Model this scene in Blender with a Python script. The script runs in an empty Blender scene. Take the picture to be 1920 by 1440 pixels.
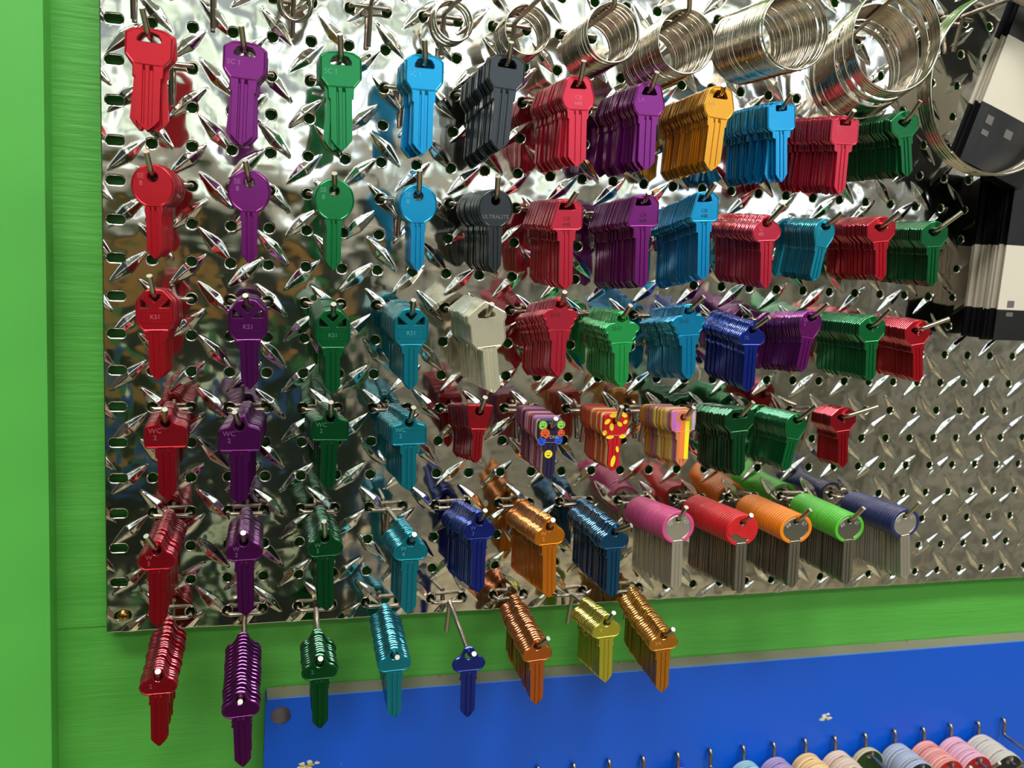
import bpy, math, random
import numpy as np
from mathutils import Vector, Matrix
from mathutils.geometry import tessellate_polygon

random.seed(7)
rng = np.random.default_rng(7)
IN = 0.0254
ZT = 1.55            # height of the pegboard's first full row of holes above the floor
C = bpy.context.scene.collection
sc = bpy.context.scene

# ------------------------------------------------------------------ camera
# board frame: X right, Y up, Z out of the board, in inches; measured from the grid of peg holes
RV = (0.16846015465892822, 0.2881044618536032, -0.03673213696037218)
CP = (3.319470502556014, -4.826823373589276, 26.05658605279967)
FPX = 1701.1843885928222


def rotvec(w):
    w = np.array(w); th = np.linalg.norm(w); k = w / th
    K = np.array([[0, -k[2], k[1]], [k[2], 0, -k[0]], [-k[1], k[0], 0]])
    return np.eye(3) + math.sin(th) * K + (1 - math.cos(th)) * K @ K


RC = rotvec(RV)
CPA = np.array(CP)


def W(X, Y, Z):
    """board inches -> world metres"""
    return Vector((X * IN, -Z * IN, ZT + Y * IN))


def at(x, y, Z):
    """board point at depth Z that was measured at pixel x, y"""
    d = RC.T @ np.array([(x - 960) / FPX, (720 - y) / FPX, -1.0])
    t = (Z - CPA[2]) / d[2]
    P = CPA + t * d
    return float(P[0]), float(P[1])


cam_d = bpy.data.cameras.new('camera')
cam = bpy.data.objects.new('camera', cam_d)
C.objects.link(cam)
cam_d.sensor_width = 36
cam_d.lens = FPX / 1920 * 36
cam_d.clip_start = 0.02
B = np.array([[1, 0, 0], [0, 0, -1], [0, 1, 0]])           # board axes -> world axes
RW = B @ RC.T
M = Matrix([list(r) for r in RW]).to_4x4()
M.translation = W(*CP)
cam.matrix_world = M
sc.camera = cam
cam_d.dof.use_dof = True
cam_d.dof.aperture_fstop = 10.0
cam_d.dof.focus_distance = 0.62

# ------------------------------------------------------------------ light
sc.view_settings.view_transform = 'Standard'
sc.view_settings.look = 'None'
sc.view_settings.gamma = 1
sc.view_settings.use_curve_mapping = False
sc.view_settings.exposure = 0.65

wd = bpy.data.worlds.new('room_air')
sc.world = wd
wd.use_nodes = True
wd.node_tree.nodes['Background'].inputs[0].default_value = (0.85, 0.9, 1, 1)
wd.node_tree.nodes['Background'].inputs[1].default_value = 0.06


def area(name, loc, rot, sx, sy, power, col=(1, 1, 1)):
    l = bpy.data.lights.new(name, 'AREA')
    l.shape = 'RECTANGLE'; l.size = sx; l.size_y = sy; l.energy = power; l.color = col
    o = bpy.data.objects.new(name, l); C.objects.link(o)
    o.location = loc; o.rotation_euler = rot
    return o


PI = math.pi
CEIL = 2.75
# ceiling troffers of the shop
for i, (x, y) in enumerate([(-0.35, -0.95), (1.15, -0.95), (-0.35, -2.3), (1.15, -2.3)]):
    area('ceiling_lamp', (x, y, CEIL - 0.03), (0, 0, 0), 1.15, 0.30, 15, (1.0, 0.97, 0.92))

# ------------------------------------------------------------------ materials
MATS = {}


def srgb(r, g, b):
    f = lambda c: ((c / 255) / 12.92) if c <= 10 else (((c / 255) + 0.055) / 1.055) ** 2.4
    return (f(r), f(g), f(b), 1)


def mat(name, rgb, rough=0.4, metal=0.0, coat=0.0, emit=None, spec=0.5):
    if name in MATS: return MATS[name]
    m = bpy.data.materials.new(name); m.use_nodes = True
    p = m.node_tree.nodes['Principled BSDF']
    p.inputs['Base Color'].default_value = srgb(*rgb)
    p.inputs['Roughness'].default_value = rough
    p.inputs['Metallic'].default_value = metal
    p.inputs['Coat Weight'].default_value = coat
    p.inputs['Coat Roughness'].default_value = 0.2
    p.inputs['Specular IOR Level'].default_value = spec
    if emit:
        p.inputs['Emission Color'].default_value = srgb(*rgb)
        p.inputs['Emission Strength'].default_value = emit
    MATS[name] = m
    return m


def nodes(m):
    nt = m.node_tree
    return nt, nt.nodes, nt.links, nt.nodes['Principled BSDF']


def add_noise_bump(m, scale=(1, 1, 1), nscale=50, strength=0.3, dist=0.001, detail=4):
    nt, N, L, p = nodes(m)
    tc = N.new('ShaderNodeTexCoord'); mp = N.new('ShaderNodeMapping')
    mp.inputs['Scale'].default_value = scale
    nz = N.new('ShaderNodeTexNoise'); nz.inputs['Scale'].default_value = nscale
    nz.inputs['Detail'].default_value = detail
    b = N.new('ShaderNodeBump'); b.inputs['Strength'].default_value = strength
    b.inputs['Distance'].default_value = dist
    L.new(tc.outputs['Object'], mp.inputs[0]); L.new(mp.outputs[0], nz.inputs['Vector'])
    L.new(nz.outputs['Fac'], b.inputs['Height']); L.new(b.outputs[0], p.inputs['Normal'])
    return nz, mp, tc


def color_vary(m, c1, c2, scale, nscale):
    nt, N, L, p = nodes(m)
    tc = N.new('ShaderNodeTexCoord'); mp = N.new('ShaderNodeMapping')
    mp.inputs['Scale'].default_value = scale
    nz = N.new('ShaderNodeTexNoise'); nz.inputs['Scale'].default_value = nscale
    nz.inputs['Detail'].default_value = 5
    r = N.new('ShaderNodeValToRGB')
    r.color_ramp.elements[0].position = 0.3; r.color_ramp.elements[1].position = 0.7
    r.color_ramp.elements[0].color = srgb(*c1); r.color_ramp.elements[1].color = srgb(*c2)
    L.new(tc.outputs['Object'], mp.inputs[0]); L.new(mp.outputs[0], nz.inputs['Vector'])
    L.new(nz.outputs['Fac'], r.inputs[0]); L.new(r.outputs[0], p.inputs['Base Color'])


green = mat('green_paint', (82, 172, 66), 0.42)
color_vary(green, (78, 168, 62), (90, 178, 72), (1, 1, 6), 5)
add_noise_bump(green, (4, 30, 46), 7, 0.55, 0.0012, 6)
greent = mat('green_trim_paint', (88, 182, 76), 0.4)
add_noise_bump(greent, (30, 30, 2), 9, 0.25, 0.0006, 4)
blue = mat('blue_paint', (6, 88, 212), 0.33)
add_noise_bump(blue, (1, 1, 1), 90, 0.05, 0.0004)
galv = mat('bare_galvanised_edge', (168, 152, 146), 0.45, 0.35)
board_m = mat('polished_tread_plate', (226, 222, 216), 0.07, 1.0)
nt, N, L, p = nodes(board_m)
_tc = N.new('ShaderNodeTexCoord'); _n = N.new('ShaderNodeTexNoise'); _n.inputs['Scale'].default_value = 60
_r = N.new('ShaderNodeMapRange'); _r.inputs[3].default_value = 0.04; _r.inputs[4].default_value = 0.13
L.new(_tc.outputs['Object'], _n.inputs['Vector']); L.new(_n.outputs['Fac'], _r.inputs[0]); L.new(_r.outputs[0], p.inputs['Roughness'])
steel = mat('hook_steel', (176, 166, 152), 0.25, 1.0)
steel_end = mat('cut_steel_end', (235, 228, 215), 0.3, 0.5)
ringm = mat('split_ring_nickel', (206, 197, 182), 0.12, 1.0)
brass = mat('brass_screw', (190, 150, 80), 0.25, 1.0)


# ------------------------------------------------------------------ mesh helpers
def new_mesh(name, verts, faces, mats, fmat=None, smooth=False):
    me = bpy.data.meshes.new(name)
    me.from_pydata([tuple(v) for v in verts], [], [tuple(f) for f in faces])
    for m in mats: me.materials.append(m)
    if fmat is not None: me.polygons.foreach_set('material_index', fmat)
    if smooth is True: me.polygons.foreach_set('use_smooth', [True] * len(me.polygons))
    elif smooth: me.polygons.foreach_set('use_smooth', smooth)
    me.update()
    return me


def link(name, me, parent=None, loc=(0, 0, 0), rot=(0, 0, 0)):
    o = bpy.data.objects.new(name, me); C.objects.link(o)
    o.location = loc; o.rotation_euler = rot
    if parent: o.parent = parent
    return o


def tag(o, label=None, cat=None, group=None, kind=None):
    if label: o['label'] = label
    if cat: o['category'] = cat
    if group: o['group'] = group
    if kind: o['kind'] = kind
    return o


class MB:
    """collects shapes (in metres) into one mesh"""
    def __init__(s): s.v = []; s.f = []; s.m = []; s.s = []

    def add(s, v, f, mi=0, sm=False):
        b = len(s.v); s.v += [tuple(x) for x in v]
        s.f += [tuple(i + b for i in x) for x in f]; s.m += [mi] * len(f); s.s += [sm] * len(f)

    def box(s, a, b, mi=0):
        x0, y0, z0 = a; x1, y1, z1 = b
        v = [(x0, y0, z0), (x1, y0, z0), (x1, y1, z0), (x0, y1, z0), (x0, y0, z1), (x1, y0, z1), (x1, y1, z1), (x0, y1, z1)]
        s.add(v, [(0, 3, 2, 1), (4, 5, 6, 7), (0, 1, 5, 4), (1, 2, 6, 5), (2, 3, 7, 6), (3, 0, 4, 7)], mi)

    def tube(s, pts, r, seg=10, mi=0, cap=True, capmi=None, closed=False):
        pts = [Vector(p) for p in pts]; n = len(pts)
        t0 = (pts[1] - pts[0]).normalized()
        up = Vector((0, 0, 1)) if abs(t0.z) < 0.9 else Vector((1, 0, 0))
        u = t0.cross(up).normalized()
        vs = []
        for i, p in enumerate(pts):
            if closed: t = (pts[(i + 1) % n] - pts[i - 1]).normalized()
            elif i == 0: t = t0
            elif i == n - 1: t = (pts[-1] - pts[-2]).normalized()
            else: t = ((pts[i + 1] - p).normalized() + (p - pts[i - 1]).normalized()).normalized()
            u = (u - t * u.dot(t)).normalized(); w = t.cross(u)
            for k in range(seg):
                a = 2 * PI * k / seg
                vs.append(p + (u * math.cos(a) + w * math.sin(a)) * r)
        fs = []
        for i in range(n if closed else n - 1):
            j = (i + 1) % n
            for k in range(seg):
                k2 = (k + 1) % seg
                fs.append((i * seg + k, j * seg + k, j * seg + k2, i * seg + k2))
        s.add(vs, fs, mi, True)
        if cap and not closed:
            b = len(s.v)
            e0 = [vs[k] for k in range(seg)]; e1 = [vs[(n - 1) * seg + k] for k in range(seg)]
            s.add(e0, [tuple(range(seg))], mi, False)
            s.add(e1, [tuple(reversed(range(seg)))], mi if capmi is None else capmi, False)

    def mesh(s, name, mats):
        return new_mesh(name, s.v, s.f, mats, s.m, s.s)

    def obj(s, name, mats, parent=None, loc=(0, 0, 0), rot=(0, 0, 0)):
        return link(name, s.mesh(name, mats), parent, loc, rot)


def fillet(pts, r, n=5):
    """round the inner corners of a polyline"""
    pts = [Vector(p) for p in pts]; out = [pts[0]]
    for i in range(1, len(pts) - 1):
        a, b, c = pts[i - 1], pts[i], pts[i + 1]
        d1 = (a - b); d2 = (c - b)
        rr = min(r, d1.length * .45, d2.length * .45)
        p1 = b + d1.normalized() * rr; p2 = b + d2.normalized() * rr
        for k in range(n + 1):
            t = k / n
            out.append(p1 * (1 - t) ** 2 + b * 2 * t * (1 - t) + p2 * t * t)
    out.append(pts[-1])
    return out


# ------------------------------------------------------------------ room shell (the board mirrors it)
wallgrey = mat('shop_wall_paint', (150, 140, 128), 0.7)
color_vary(wallgrey, (70, 68, 68), (186, 180, 168), (1.2, 1, 2.2), 1.6)
floor_m = mat('vinyl_floor', (178, 160, 132), 0.45)
color_vary(floor_m, (84, 82, 82), (226, 208, 172), (1, 1, 1), 2.2)
ceil_m = mat('ceiling_tile', (222, 220, 214), 0.8)
dark_m = mat('dark_laminate', (38, 36, 40), 0.5)
frame_m = mat('window_frame_metal', (120, 122, 126), 0.4, 0.6)
glow_m = mat('invented_glow_pane', (238, 246, 255), 0.5, 0, emit=1.0)
nt, N, L, p = nodes(glow_m)      # glowing noise patches invented to vary what the board mirrors
_tc = N.new('ShaderNodeTexCoord'); _v = N.new('ShaderNodeTexNoise'); _v.inputs['Scale'].default_value = 2.3; _v.inputs['Detail'].default_value = 3
_r = N.new('ShaderNodeValToRGB'); _e = _r.color_ramp.elements
_e[0].position = .38; _e[0].color = (.10, .12, .14, 1); _e[1].position = .66; _e[1].color = (1.0, 1.0, 1.0, 1)
for _pos, _c in ((.43, (.40, .50, .36, 1)), (.50, (.62, .64, .66, 1)), (.57, (.55, .78, .95, 1))):
    _n = _e.new(_pos); _n.color = _c
L.new(_tc.outputs['Object'], _v.inputs['Vector']); L.new(_v.outputs['Fac'], _r.inputs[0]); L.new(_r.outputs[0], p.inputs['Emission Color'])
p.inputs['Emission Strength'].default_value = 1.7; p.inputs['Base Color'].default_value = (0, 0, 0, 1)
patch_m = mat('reflection_patches', (60, 60, 70), .5)  # invented colour patches for the added screen that the board mirrors
nt, N, L, p = nodes(patch_m)
_tc = N.new('ShaderNodeTexCoord'); _v = N.new('ShaderNodeTexVoronoi'); _v.distance = 'CHEBYCHEV'; _v.inputs['Scale'].default_value = 5.5
_h = N.new('ShaderNodeSeparateColor'); _r = N.new('ShaderNodeValToRGB'); _r.color_ramp.interpolation = 'CONSTANT'; _e = _r.color_ramp.elements
_e[0].position = 0; _e[0].color = srgb(26, 26, 30); _e[1].position = .9; _e[1].color = srgb(230, 226, 214)
for _pos, _c in ((.28, (150, 104, 62)), (.40, (22, 30, 40)), (.58, (40, 70, 130)), (.66, (34, 34, 34)), (.80, (52, 110, 62)), (.86, (180, 140, 96))):
    _n = _e.new(_pos); _n.color = srgb(*_c)
L.new(_tc.outputs['Object'], _v.inputs['Vector']); L.new(_v.outputs['Color'], _h.inputs[0]); L.new(_h.outputs[0], _r.inputs[0]); L.new(_r.outputs[0], p.inputs['Base Color'])

XL, XR, YB, YW = -1.7, 3.0, -3.2, 0.64 * IN
b = MB(); b.box((XL, YB, -.05), (XR, YW, 0)); tag(b.obj('floor', [floor_m]), kind='structure')
b = MB(); b.box((XL, YB, CEIL), (XR, YW, CEIL + .05)); tag(b.obj('ceiling', [ceil_m]), kind='structure')
b = MB(); b.box((XL - .05, YB, 0), (XL, YW, CEIL)); tag(b.obj('wall_left', [dark_m]), kind='structure')
b = MB(); b.box((XR, YB, 0), (XR + .05, YW, CEIL)); tag(b.obj('wall_right', [wallgrey]), kind='structure')
b = MB(); b.box((XL, YW, 0), (XR, YW + .05, CEIL)); tag(b.obj('wall_front', [green]), kind='structure')
# rear wall with an invented strip of glowing windows for the board to mirror
b = MB()
b.box((XL, YB - .05, 0), (XR, YB, 1.66)); b.box((XL, YB - .05, 2.6), (XR, YB, CEIL))
tag(b.obj('wall_back', [wallgrey]), kind='structure')
b = MB(); b.box((XL, YB - .04, 1.66), (XR, YB - .03, 2.6)); tag(b.obj('invented_window', [glow_m]), kind='structure')
b = MB()
for x in (-1.68, -.6, .5, 1.6, 2.75): b.box((x, YB - .03, 1.66), (x + .05, YB + .02, 2.6))
tag(b.obj('invented_window_frame', [frame_m]), kind='structure')
# troffer housings
for i, (x, y) in enumerate([(-0.35, -0.95), (1.15, -0.95), (-0.35, -2.3), (1.15, -2.3)]):
    b = MB()
    for s_ in (-1, 1):
        b.box((x - .62, y + s_ * .17 - .015, CEIL - .05), (x + .62, y + s_ * .17 + .015, CEIL))
        b.box((x + s_ * .605 - .015, y - .16, CEIL - .05), (x + s_ * .605 + .015, y + .16, CEIL))
    tag(b.obj('trim_%d' % (i + 1), [frame_m]), kind='structure')
# added screen, standing in for the photographer's dark reflection in the board
b = MB(); b.box((-.75, -1.75, 0), (.42, -1.68, 1.42), 0); b.box((-.78, -1.78, 1.42), (.45, -1.65, 1.45), 1)
tag(b.obj('reflection_screen', [patch_m, frame_m]), kind='structure')

# left vertical trim board on the green wall and joint between the sheets
zt = 0.35
b = MB()
x1a, _ = at(82, 0, zt); x1b, _ = at(95, 1440, zt)
def strip(b, xa, ya, xb, yb, xc, z0, z1, mi=0):
    # quad prism: right edge slanted (xa,ya)-(xb,yb), left edge at xc
    v = [W(xc, yb, z0), W(xb, yb, z0), W(xa, ya, z0), W(xc, ya, z0), W(xc, yb, z1), W(xb, yb, z1), W(xa, ya, z1), W(xc, ya, z1)]
    b.add(v, [(0, 1, 2, 3), (7, 6, 5, 4), (0, 4, 5, 1), (1, 5, 6, 2), (2, 6, 7, 3), (3, 7, 4, 0)], mi)
strip(b, x1a + .03, 6, x1b - .03, -27, -9, -.64, zt)
tag(b.obj('trim_5', [greent]), kind='structure')
b = MB()   # upper sheet of the green wall, standing just proud of the lower one: its lower edge is the fine joint
strip(b, 34.5, 8, 34.5, -16.52, -1.75, -.64, -.60)
tag(b.obj('wall_front_sheet', [green]), kind='structure')

# ------------------------------------------------------------------ diamond tread pegboard
LX, LY = 1.5, 1.452


def vnoise(x, y, seed, period=97):
    r = np.random.default_rng(seed); G = r.random((period, period)) * 2 - 1
    xi = np.floor(x).astype(int); yi = np.floor(y).astype(int); fx = x - xi; fy = y - yi
    sx = fx ** 3 * (fx * (fx * 6 - 15) + 10); sy = fy ** 3 * (fy * (fy * 6 - 15) + 10)
    g = lambda a, c: G[a % period, c % period]
    return (g(xi, yi) * (1 - sx) + g(xi + 1, yi) * sx) * (1 - sy) + (g(xi, yi + 1) * (1 - sx) + g(xi + 1, yi + 1) * sx) * sy


def lug(x, y, cx, cy, ang):
    """height of the nearest lug of one family"""
    dx = (x - cx + LX / 2) % LX - LX / 2; dy = (y - cy + LY / 2) % LY - LY / 2
    ca, sa = math.cos(ang), math.sin(ang)
    u = dx * ca + dy * sa; v = -dx * sa + dy * ca
    half = .172 * np.clip(1 - (np.abs(u) / .64) ** 1.25, 0, 1) + 1e-6
    t = np.clip(1 - np.abs(v) / half, 0, 1)
    crest = .050 * np.clip(1 - (np.abs(u) / .64) ** 1.6, 0, 1) ** .6
    crest = crest * (1 + .10 * np.exp(-(u / .05) ** 2))
    h = crest * (t ** .95)
    d = np.sqrt((u / .8) ** 2 + (v / .28) ** 2)
    return np.where(np.abs(u) < .64, h, 0) - .006 * np.exp(-d ** 2 * 1.6)


def height(x, y):
    x = np.asarray(x, float); y = np.asarray(y, float)
    jx = .03 * vnoise(np.floor(x / LX), np.floor(y / LY), 3)
    h = lug(x, y, 1.10, .28, math.radians(-46)) + lug(x, y, .40, -.42, math.radians(42))
    w = .020 * vnoise(x * .62 + 40, y * .62 + 40, 11) + .0115 * vnoise(x * 1.35 + 60, y * 1.35 + 60, 12) + .0022 * vnoise(x * 4 + 90, y * 4 + 90, 13)
    return h + w


def build_board():
    NS, NR = 24, 14
    X0, X1, Y0, Y1 = -.19, 34.5, -16.45, 5.5
    cols = list(range(0, 35)); rows = list(range(-5, 17))
    PX = []; PF = []; base = 0
    tt = np.arange(NS) / NS
    for c in cols:
        for r in rows:
            xa = X0 if c == 0 else c - .5; xb = c + .5 if c < 34 else X1
            yb = -r + .5; ya = -r - .5 if r < 16 else Y0
            cx, cy = (.115, -r) if c == 0 else (c, -r)
            if r == 16 and c == 0: cx, cy = .2, -15.98
            # perimeter, counter-clockwise
            px = np.concatenate([xa + (xb - xa) * tt, np.full(NS, xb), xb - (xb - xa) * tt, np.full(NS, xa)])
            py = np.concatenate([np.full(NS, ya), ya + (yb - ya) * tt, np.full(NS, yb), yb - (yb - ya) * tt])
            a = np.arctan2(py - cy, px - cx)
            if c == 0:      # obround slot
                R = .135; hw = .110
                hx = np.cos(a) * R; hy = np.sin(a) * R
                hx = hx + np.where(np.abs(np.cos(a)) > 0, np.sign(np.cos(a)) * hw * np.clip(np.abs(np.cos(a)) * 4, 0, 1), 0)
            else:
                R = .150
                hx = np.cos(a) * R; hy = np.sin(a) * R
            hx = hx + cx; hy = hy + cy
            n = 4 * NS
            ss = np.linspace(0, 1, NR + 1)
            ringx = hx[None] * (1 - ss[:, None]) + px[None] * ss[:, None]
            ringy = hy[None] * (1 - ss[:, None]) + py[None] * ss[:, None]
            # rolled lip of the hole
            lip = .018
            dxn = (hx - cx); dyn = (hy - cy); ln = np.hypot(dxn, dyn)
            rim_x = hx - dxn / ln * lip; rim_y = hy - dyn / ln * lip
            z = height(ringx, ringy)
            zr = z[0] - .014
            allx = np.concatenate([rim_x, rim_x, ringx.ravel()])
            ally = np.concatenate([rim_y, rim_y, ringy.ravel()])
            allz = np.concatenate([np.full(n, -.13), zr, z.ravel()])
            PX.append(np.stack([allx, ally, allz], 1))
            nl = NR + 3
            i = np.arange(n); j = (i + 1) % n
            for l in range(nl - 1):
                o0 = base + l * n; o1 = o0 + n
                PF.append(np.stack([o0 + i, o1 + i, o1 + j, o0 + j], 1))
            base += nl * n
    V = np.concatenate(PX); F = np.concatenate(PF)
    # folded-over outer edges (left and bottom)
    me = bpy.data.meshes.new('plate')
    co = np.stack([V[:, 0] * IN, -V[:, 2] * IN, ZT + V[:, 1] * IN], 1)
    # weld by exact rounding
    key = np.round(co * 1e6).astype(np.int64)
    _, idx, inv = np.unique(key, axis=0, return_index=True, return_inverse=True)
    inv = inv.ravel()
    co = co[idx]; F = inv[F]
    me.vertices.add(len(co)); me.vertices.foreach_set('co', co.ravel())
    me.loops.add(F.size); me.loops.foreach_set('vertex_index', F.ravel().astype(np.int32))
    me.polygons.add(len(F)); me.polygons.foreach_set('loop_start', np.arange(0, F.size, 4, dtype=np.int32))
    me.polygons.foreach_set('loop_total', np.full(len(F), 4, dtype=np.int32))
    me.polygons.foreach_set('use_smooth', np.ones(len(F), bool))
    me.materials.append(board_m); me.update(calc_edges=True); me.validate()
    return me


bp = bpy.data.objects.new('perforated_tread_plate', None); C.objects.link(bp); bp.location = W(0, -16.45, 0)
tag(bp, 'large polished steel diamond tread pegboard with rows of round holes on the green wall', 'pegboard')
inv_bp = -Vector(bp.location)
link('plate', build_board(), bp, inv_bp)
# folded rim along the left and the bottom
b = MB()
ys = np.linspace(-16.45, 5.5, 180); xs = np.linspace(-.19, 34.5, 280)
for (L_, fixed) in ((ys, 'x'), (xs, 'y')):
    vs = []; fs = []
    for t in L_:
        x, y = (-.19, t) if fixed == 'x' else (t, -16.45)
        z = float(height(x, y))
        ox, oy = (-.035, 0) if fixed == 'x' else (0, -.035)
        for (a_, zz) in ((0, z), (.6, z - .006), (1, z - .03), (1, -.58), (.2, -.58)):
            vs.append(W(x + ox * a_, y + oy * a_, zz))
    for i in range(len(L_) - 1):
        for k in range(4): fs.append((i * 5 + k, i * 5 + k + 1, i * 5 + 5 + k + 1, i * 5 + 5 + k))
    b.add(vs, fs, 0, True)
b.obj('folded_edge', [board_m], bp, inv_bp)

# brass screw in the corner slot
sx_, sy_ = at(231, 1155, .05)
b = MB(); n = 24; vs = []; fs = []
for (r_, z_) in ((.155, .0), (.15, .05), (.11, .085), (.001, .095)):
    for k in range(n): vs.append(W(r_ * math.cos(2 * PI * k / n), r_ * math.sin(2 * PI * k / n), z_) - W(0, 0, 0))
for l in range(3):
    for k in range(n): fs.append((l * n + k, l * n + (k + 1) % n, (l + 1) * n + (k + 1) % n, (l + 1) * n + k))
b.add(vs, fs, 0, True)
screw = bpy.data.objects.new('screw', None); C.objects.link(screw); screw.location = W(sx_, sy_, .02)
tag(screw, 'brass cross-head screw in the bottom left corner of the tread plate', 'screw')
b.obj('screw_head', [brass], screw)
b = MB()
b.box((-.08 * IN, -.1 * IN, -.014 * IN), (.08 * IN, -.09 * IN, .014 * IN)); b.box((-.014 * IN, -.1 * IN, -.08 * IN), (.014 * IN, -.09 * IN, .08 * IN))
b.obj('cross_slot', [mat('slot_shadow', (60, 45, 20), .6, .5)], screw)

# ------------------------------------------------------------------ blue sheet-metal panel
def build_panel():
    root = bpy.data.objects.new('sheet_metal_panel', None); C.objects.link(root)
    org = W(4.12, -18.83, -.6); root.location = org
    root.rotation_euler = (0, math.radians(.45), 0)
    tag(root, 'bright blue painted sheet metal panel with bare grey top flange below the pegboard', 'panel')
    P = lambda x, y, z: Vector((x * IN, -(z + .6) * IN, y * IN))     # local inches: x right, y up from top edge, z out
    LW, HH, D = 30.0, 9.0, .1
    rc = .18; hx, hy, hr = .46, -.58, .295
    outer = [(LW, 0), (LW, -HH), (0, -HH)]
    arc = [(rc - rc * math.cos(a), -rc + rc * math.sin(a)) for a in np.linspace(0, PI / 2, 7)]
    outer += arc
    hole = [(hx + hr * math.cos(a), hy + hr * math.sin(a)) for a in np.linspace(0, 2 * PI, 33)[:-1]]
    loops = [[Vector((x, y, 0)) for x, y in outer], [Vector((x, y, 0)) for x, y in hole]]
    tris = tessellate_polygon(loops)
    flat = outer + hole
    b = MB()
    b.add([P(x, y, D) for x, y in flat], tris, 0)
    # hole lip
    n = len(hole); vs = [P(x, y, D) for x, y in hole] + [P(x, y, D - .07) for x, y in hole]
    b.add(vs, [(k, (k + 1) % n, n + (k + 1) % n, n + k) for k in range(n)], 0)
    # left return
    ol = arc; m = len(ol)
    vs = [P(x, y, D) for x, y in [(0, -HH)] + ol] + [P(x, y, -.59) for x, y in [(0, -HH)] + ol]
    m += 1
    b.add(vs, [(k, k + 1, m + k + 1, m + k) for k in range(m - 1)], 0)
    b.obj('blue_face', [blue], root)
    # top flange, bare metal
    b = MB(); b.box(P(rc * .3, -.03, D - .002), P(LW, 0, -.59)); b.obj('top_flange', [galv], root)
    # worn paint line along the fold
    b = MB()
    xs = np.linspace(.1, LW, 300); vs = []
    for x in xs:
        w = .03 + .015 * float(vnoise(np.array(x * 3.1 + 5), np.array(.5), 21))
        vs += [P(x, .003, D - w), P(x, .003, D + .004), P(x, -.028, D + .004)]
    b.add(vs, [(i * 3 + k, i * 3 + k + 1, i * 3 + 4 + k, i * 3 + 3 + k) for i in range(len(xs) - 1) for k in (0, 1)], 0)
    b.obj('worn_edge', [mat('worn_blue_edge', (88, 140, 220), .5)], root)
    # back sheet seen through the hole
    b = MB(); b.box(P(.05, -1.6, -.27), P(1.6, -.1, -.23)); b.obj('backing_sheet', [galv], root)
    # paint chips
    for (cx, cy, s, nn) in ((1548, 1345, .17, 13), (578, 1434, .18, 14), (640, 1432, .03, 1), (1567, 1373, .03, 1)):
        X, Y = at(cx, cy, .1)
        b = MB()
        for k in range(nn):
            ox = random.uniform(-1.5, 1.5) * s if nn > 1 else 0; oy = random.uniform(-.7, .7) * s if nn > 1 else 0
            r_ = s * random.uniform(.25, .6)
            vs = []
            for q in range(9):
                a = 2 * PI * q / 9; rr = r_ * random.uniform(.6, 1.1)
                vs.append(W(X + ox + rr * 1.2 * math.cos(a), Y + oy + rr * .7 * math.sin(a), .1035 + k * .0004))
            b.add(vs, [tuple(range(9))], 1 if k % 3 == 1 else 0)
        o = b.obj('paint_chip', [mat('chip_white', (225, 222, 205), .6), mat('chip_yellow', (200, 180, 60), .6)])
        o.parent = root
        o.matrix_parent_inverse = (Matrix.Translation(org) @ root.rotation_euler.to_matrix().to_4x4()).inverted()
    return root


build_panel()
# rivets / caulk crumbs on the top flange
for (x, y, s) in ((534, 1283, .07), (825, 1272, .05), (1079, 1249, .07), (1035, 1240, .06), (1160, 1246, .05), (1188, 1238, .05), (1261, 1227, .05), (1324, 1229, .04), (1640, 1200, .04), (1702, 1200, .05)):
    X, Y = at(x, y, -.5)
    b = MB()
    vs = []; fs = []; n = 10
    for (r_, z_) in ((1, 0), (.8, .45), (.01, .62)):
        for k in range(n):
            q = random.uniform(.8, 1.15)
            vs.append(Vector((s * r_ * q * math.cos(2 * PI * k / n) * IN, s * r_ * q * math.sin(2 * PI * k / n) * IN, s * z_ * IN)))
    for l in range(2):
        for k in range(n): fs.append((l * n + k, l * n + (k + 1) % n, (l + 1) * n + (k + 1) % n, (l + 1) * n + k))
    b.add(vs, fs, 0, True)
    o = b.obj('caulk_crumb', [mat('caulk', (150, 120, 80), .8)], None, W(X, -18.828 - .0078 * (X - 4.1), -.5))
    tag(o, 'tiny brown crumb stuck on the grey top flange of the blue panel', 'crumb', 'crumbs along the flange of the blue panel')

# ------------------------------------------------------------------ pegboard hooks
RR = .068      # rod radius, inches


def make_hook(c, row, elbow, tip, label, zbar=.34, leg=True, name='pegboard_hook'):
    """c: centre column, row: hole row, elbow/tip: board points (X, Y, Z)"""
    root = bpy.data.objects.new(name, None); C.objects.link(root)
    org = W(c, -row, 0); root.location = org
    tag(root, label, 'hook')
    T = lambda X, Y, Z: W(X, Y, Z) - org
    b = MB(); y = -row
    b.tube(fillet([T(c - .5, y + .02, -.30), T(c - .5, y, .08), T(c - .5, y, zbar), T(c + .5, y, zbar), T(c + .5, y, .08), T(c + .5, y + .02, -.22)], .13 * IN, 6), RR * .88 * IN, 10)
    b.obj('clip', [steel], root)
    b = MB()
    b.tube(fillet([T(c, y + .06, zbar + .1), T(*elbow), T(*tip)], .22 * IN, 8), RR * IN, 12, 0, True, 1)
    b.obj('arm', [steel, steel_end], root)
    if leg:
        b = MB()
        b.tube(fillet([T(c, y + .10, zbar + .12), T(c, y - .15, zbar + .06), T(c, y - 1.0, .20)], .1 * IN, 4), RR * IN, 10)
        b.obj('leg', [steel], root)
    return root


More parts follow.
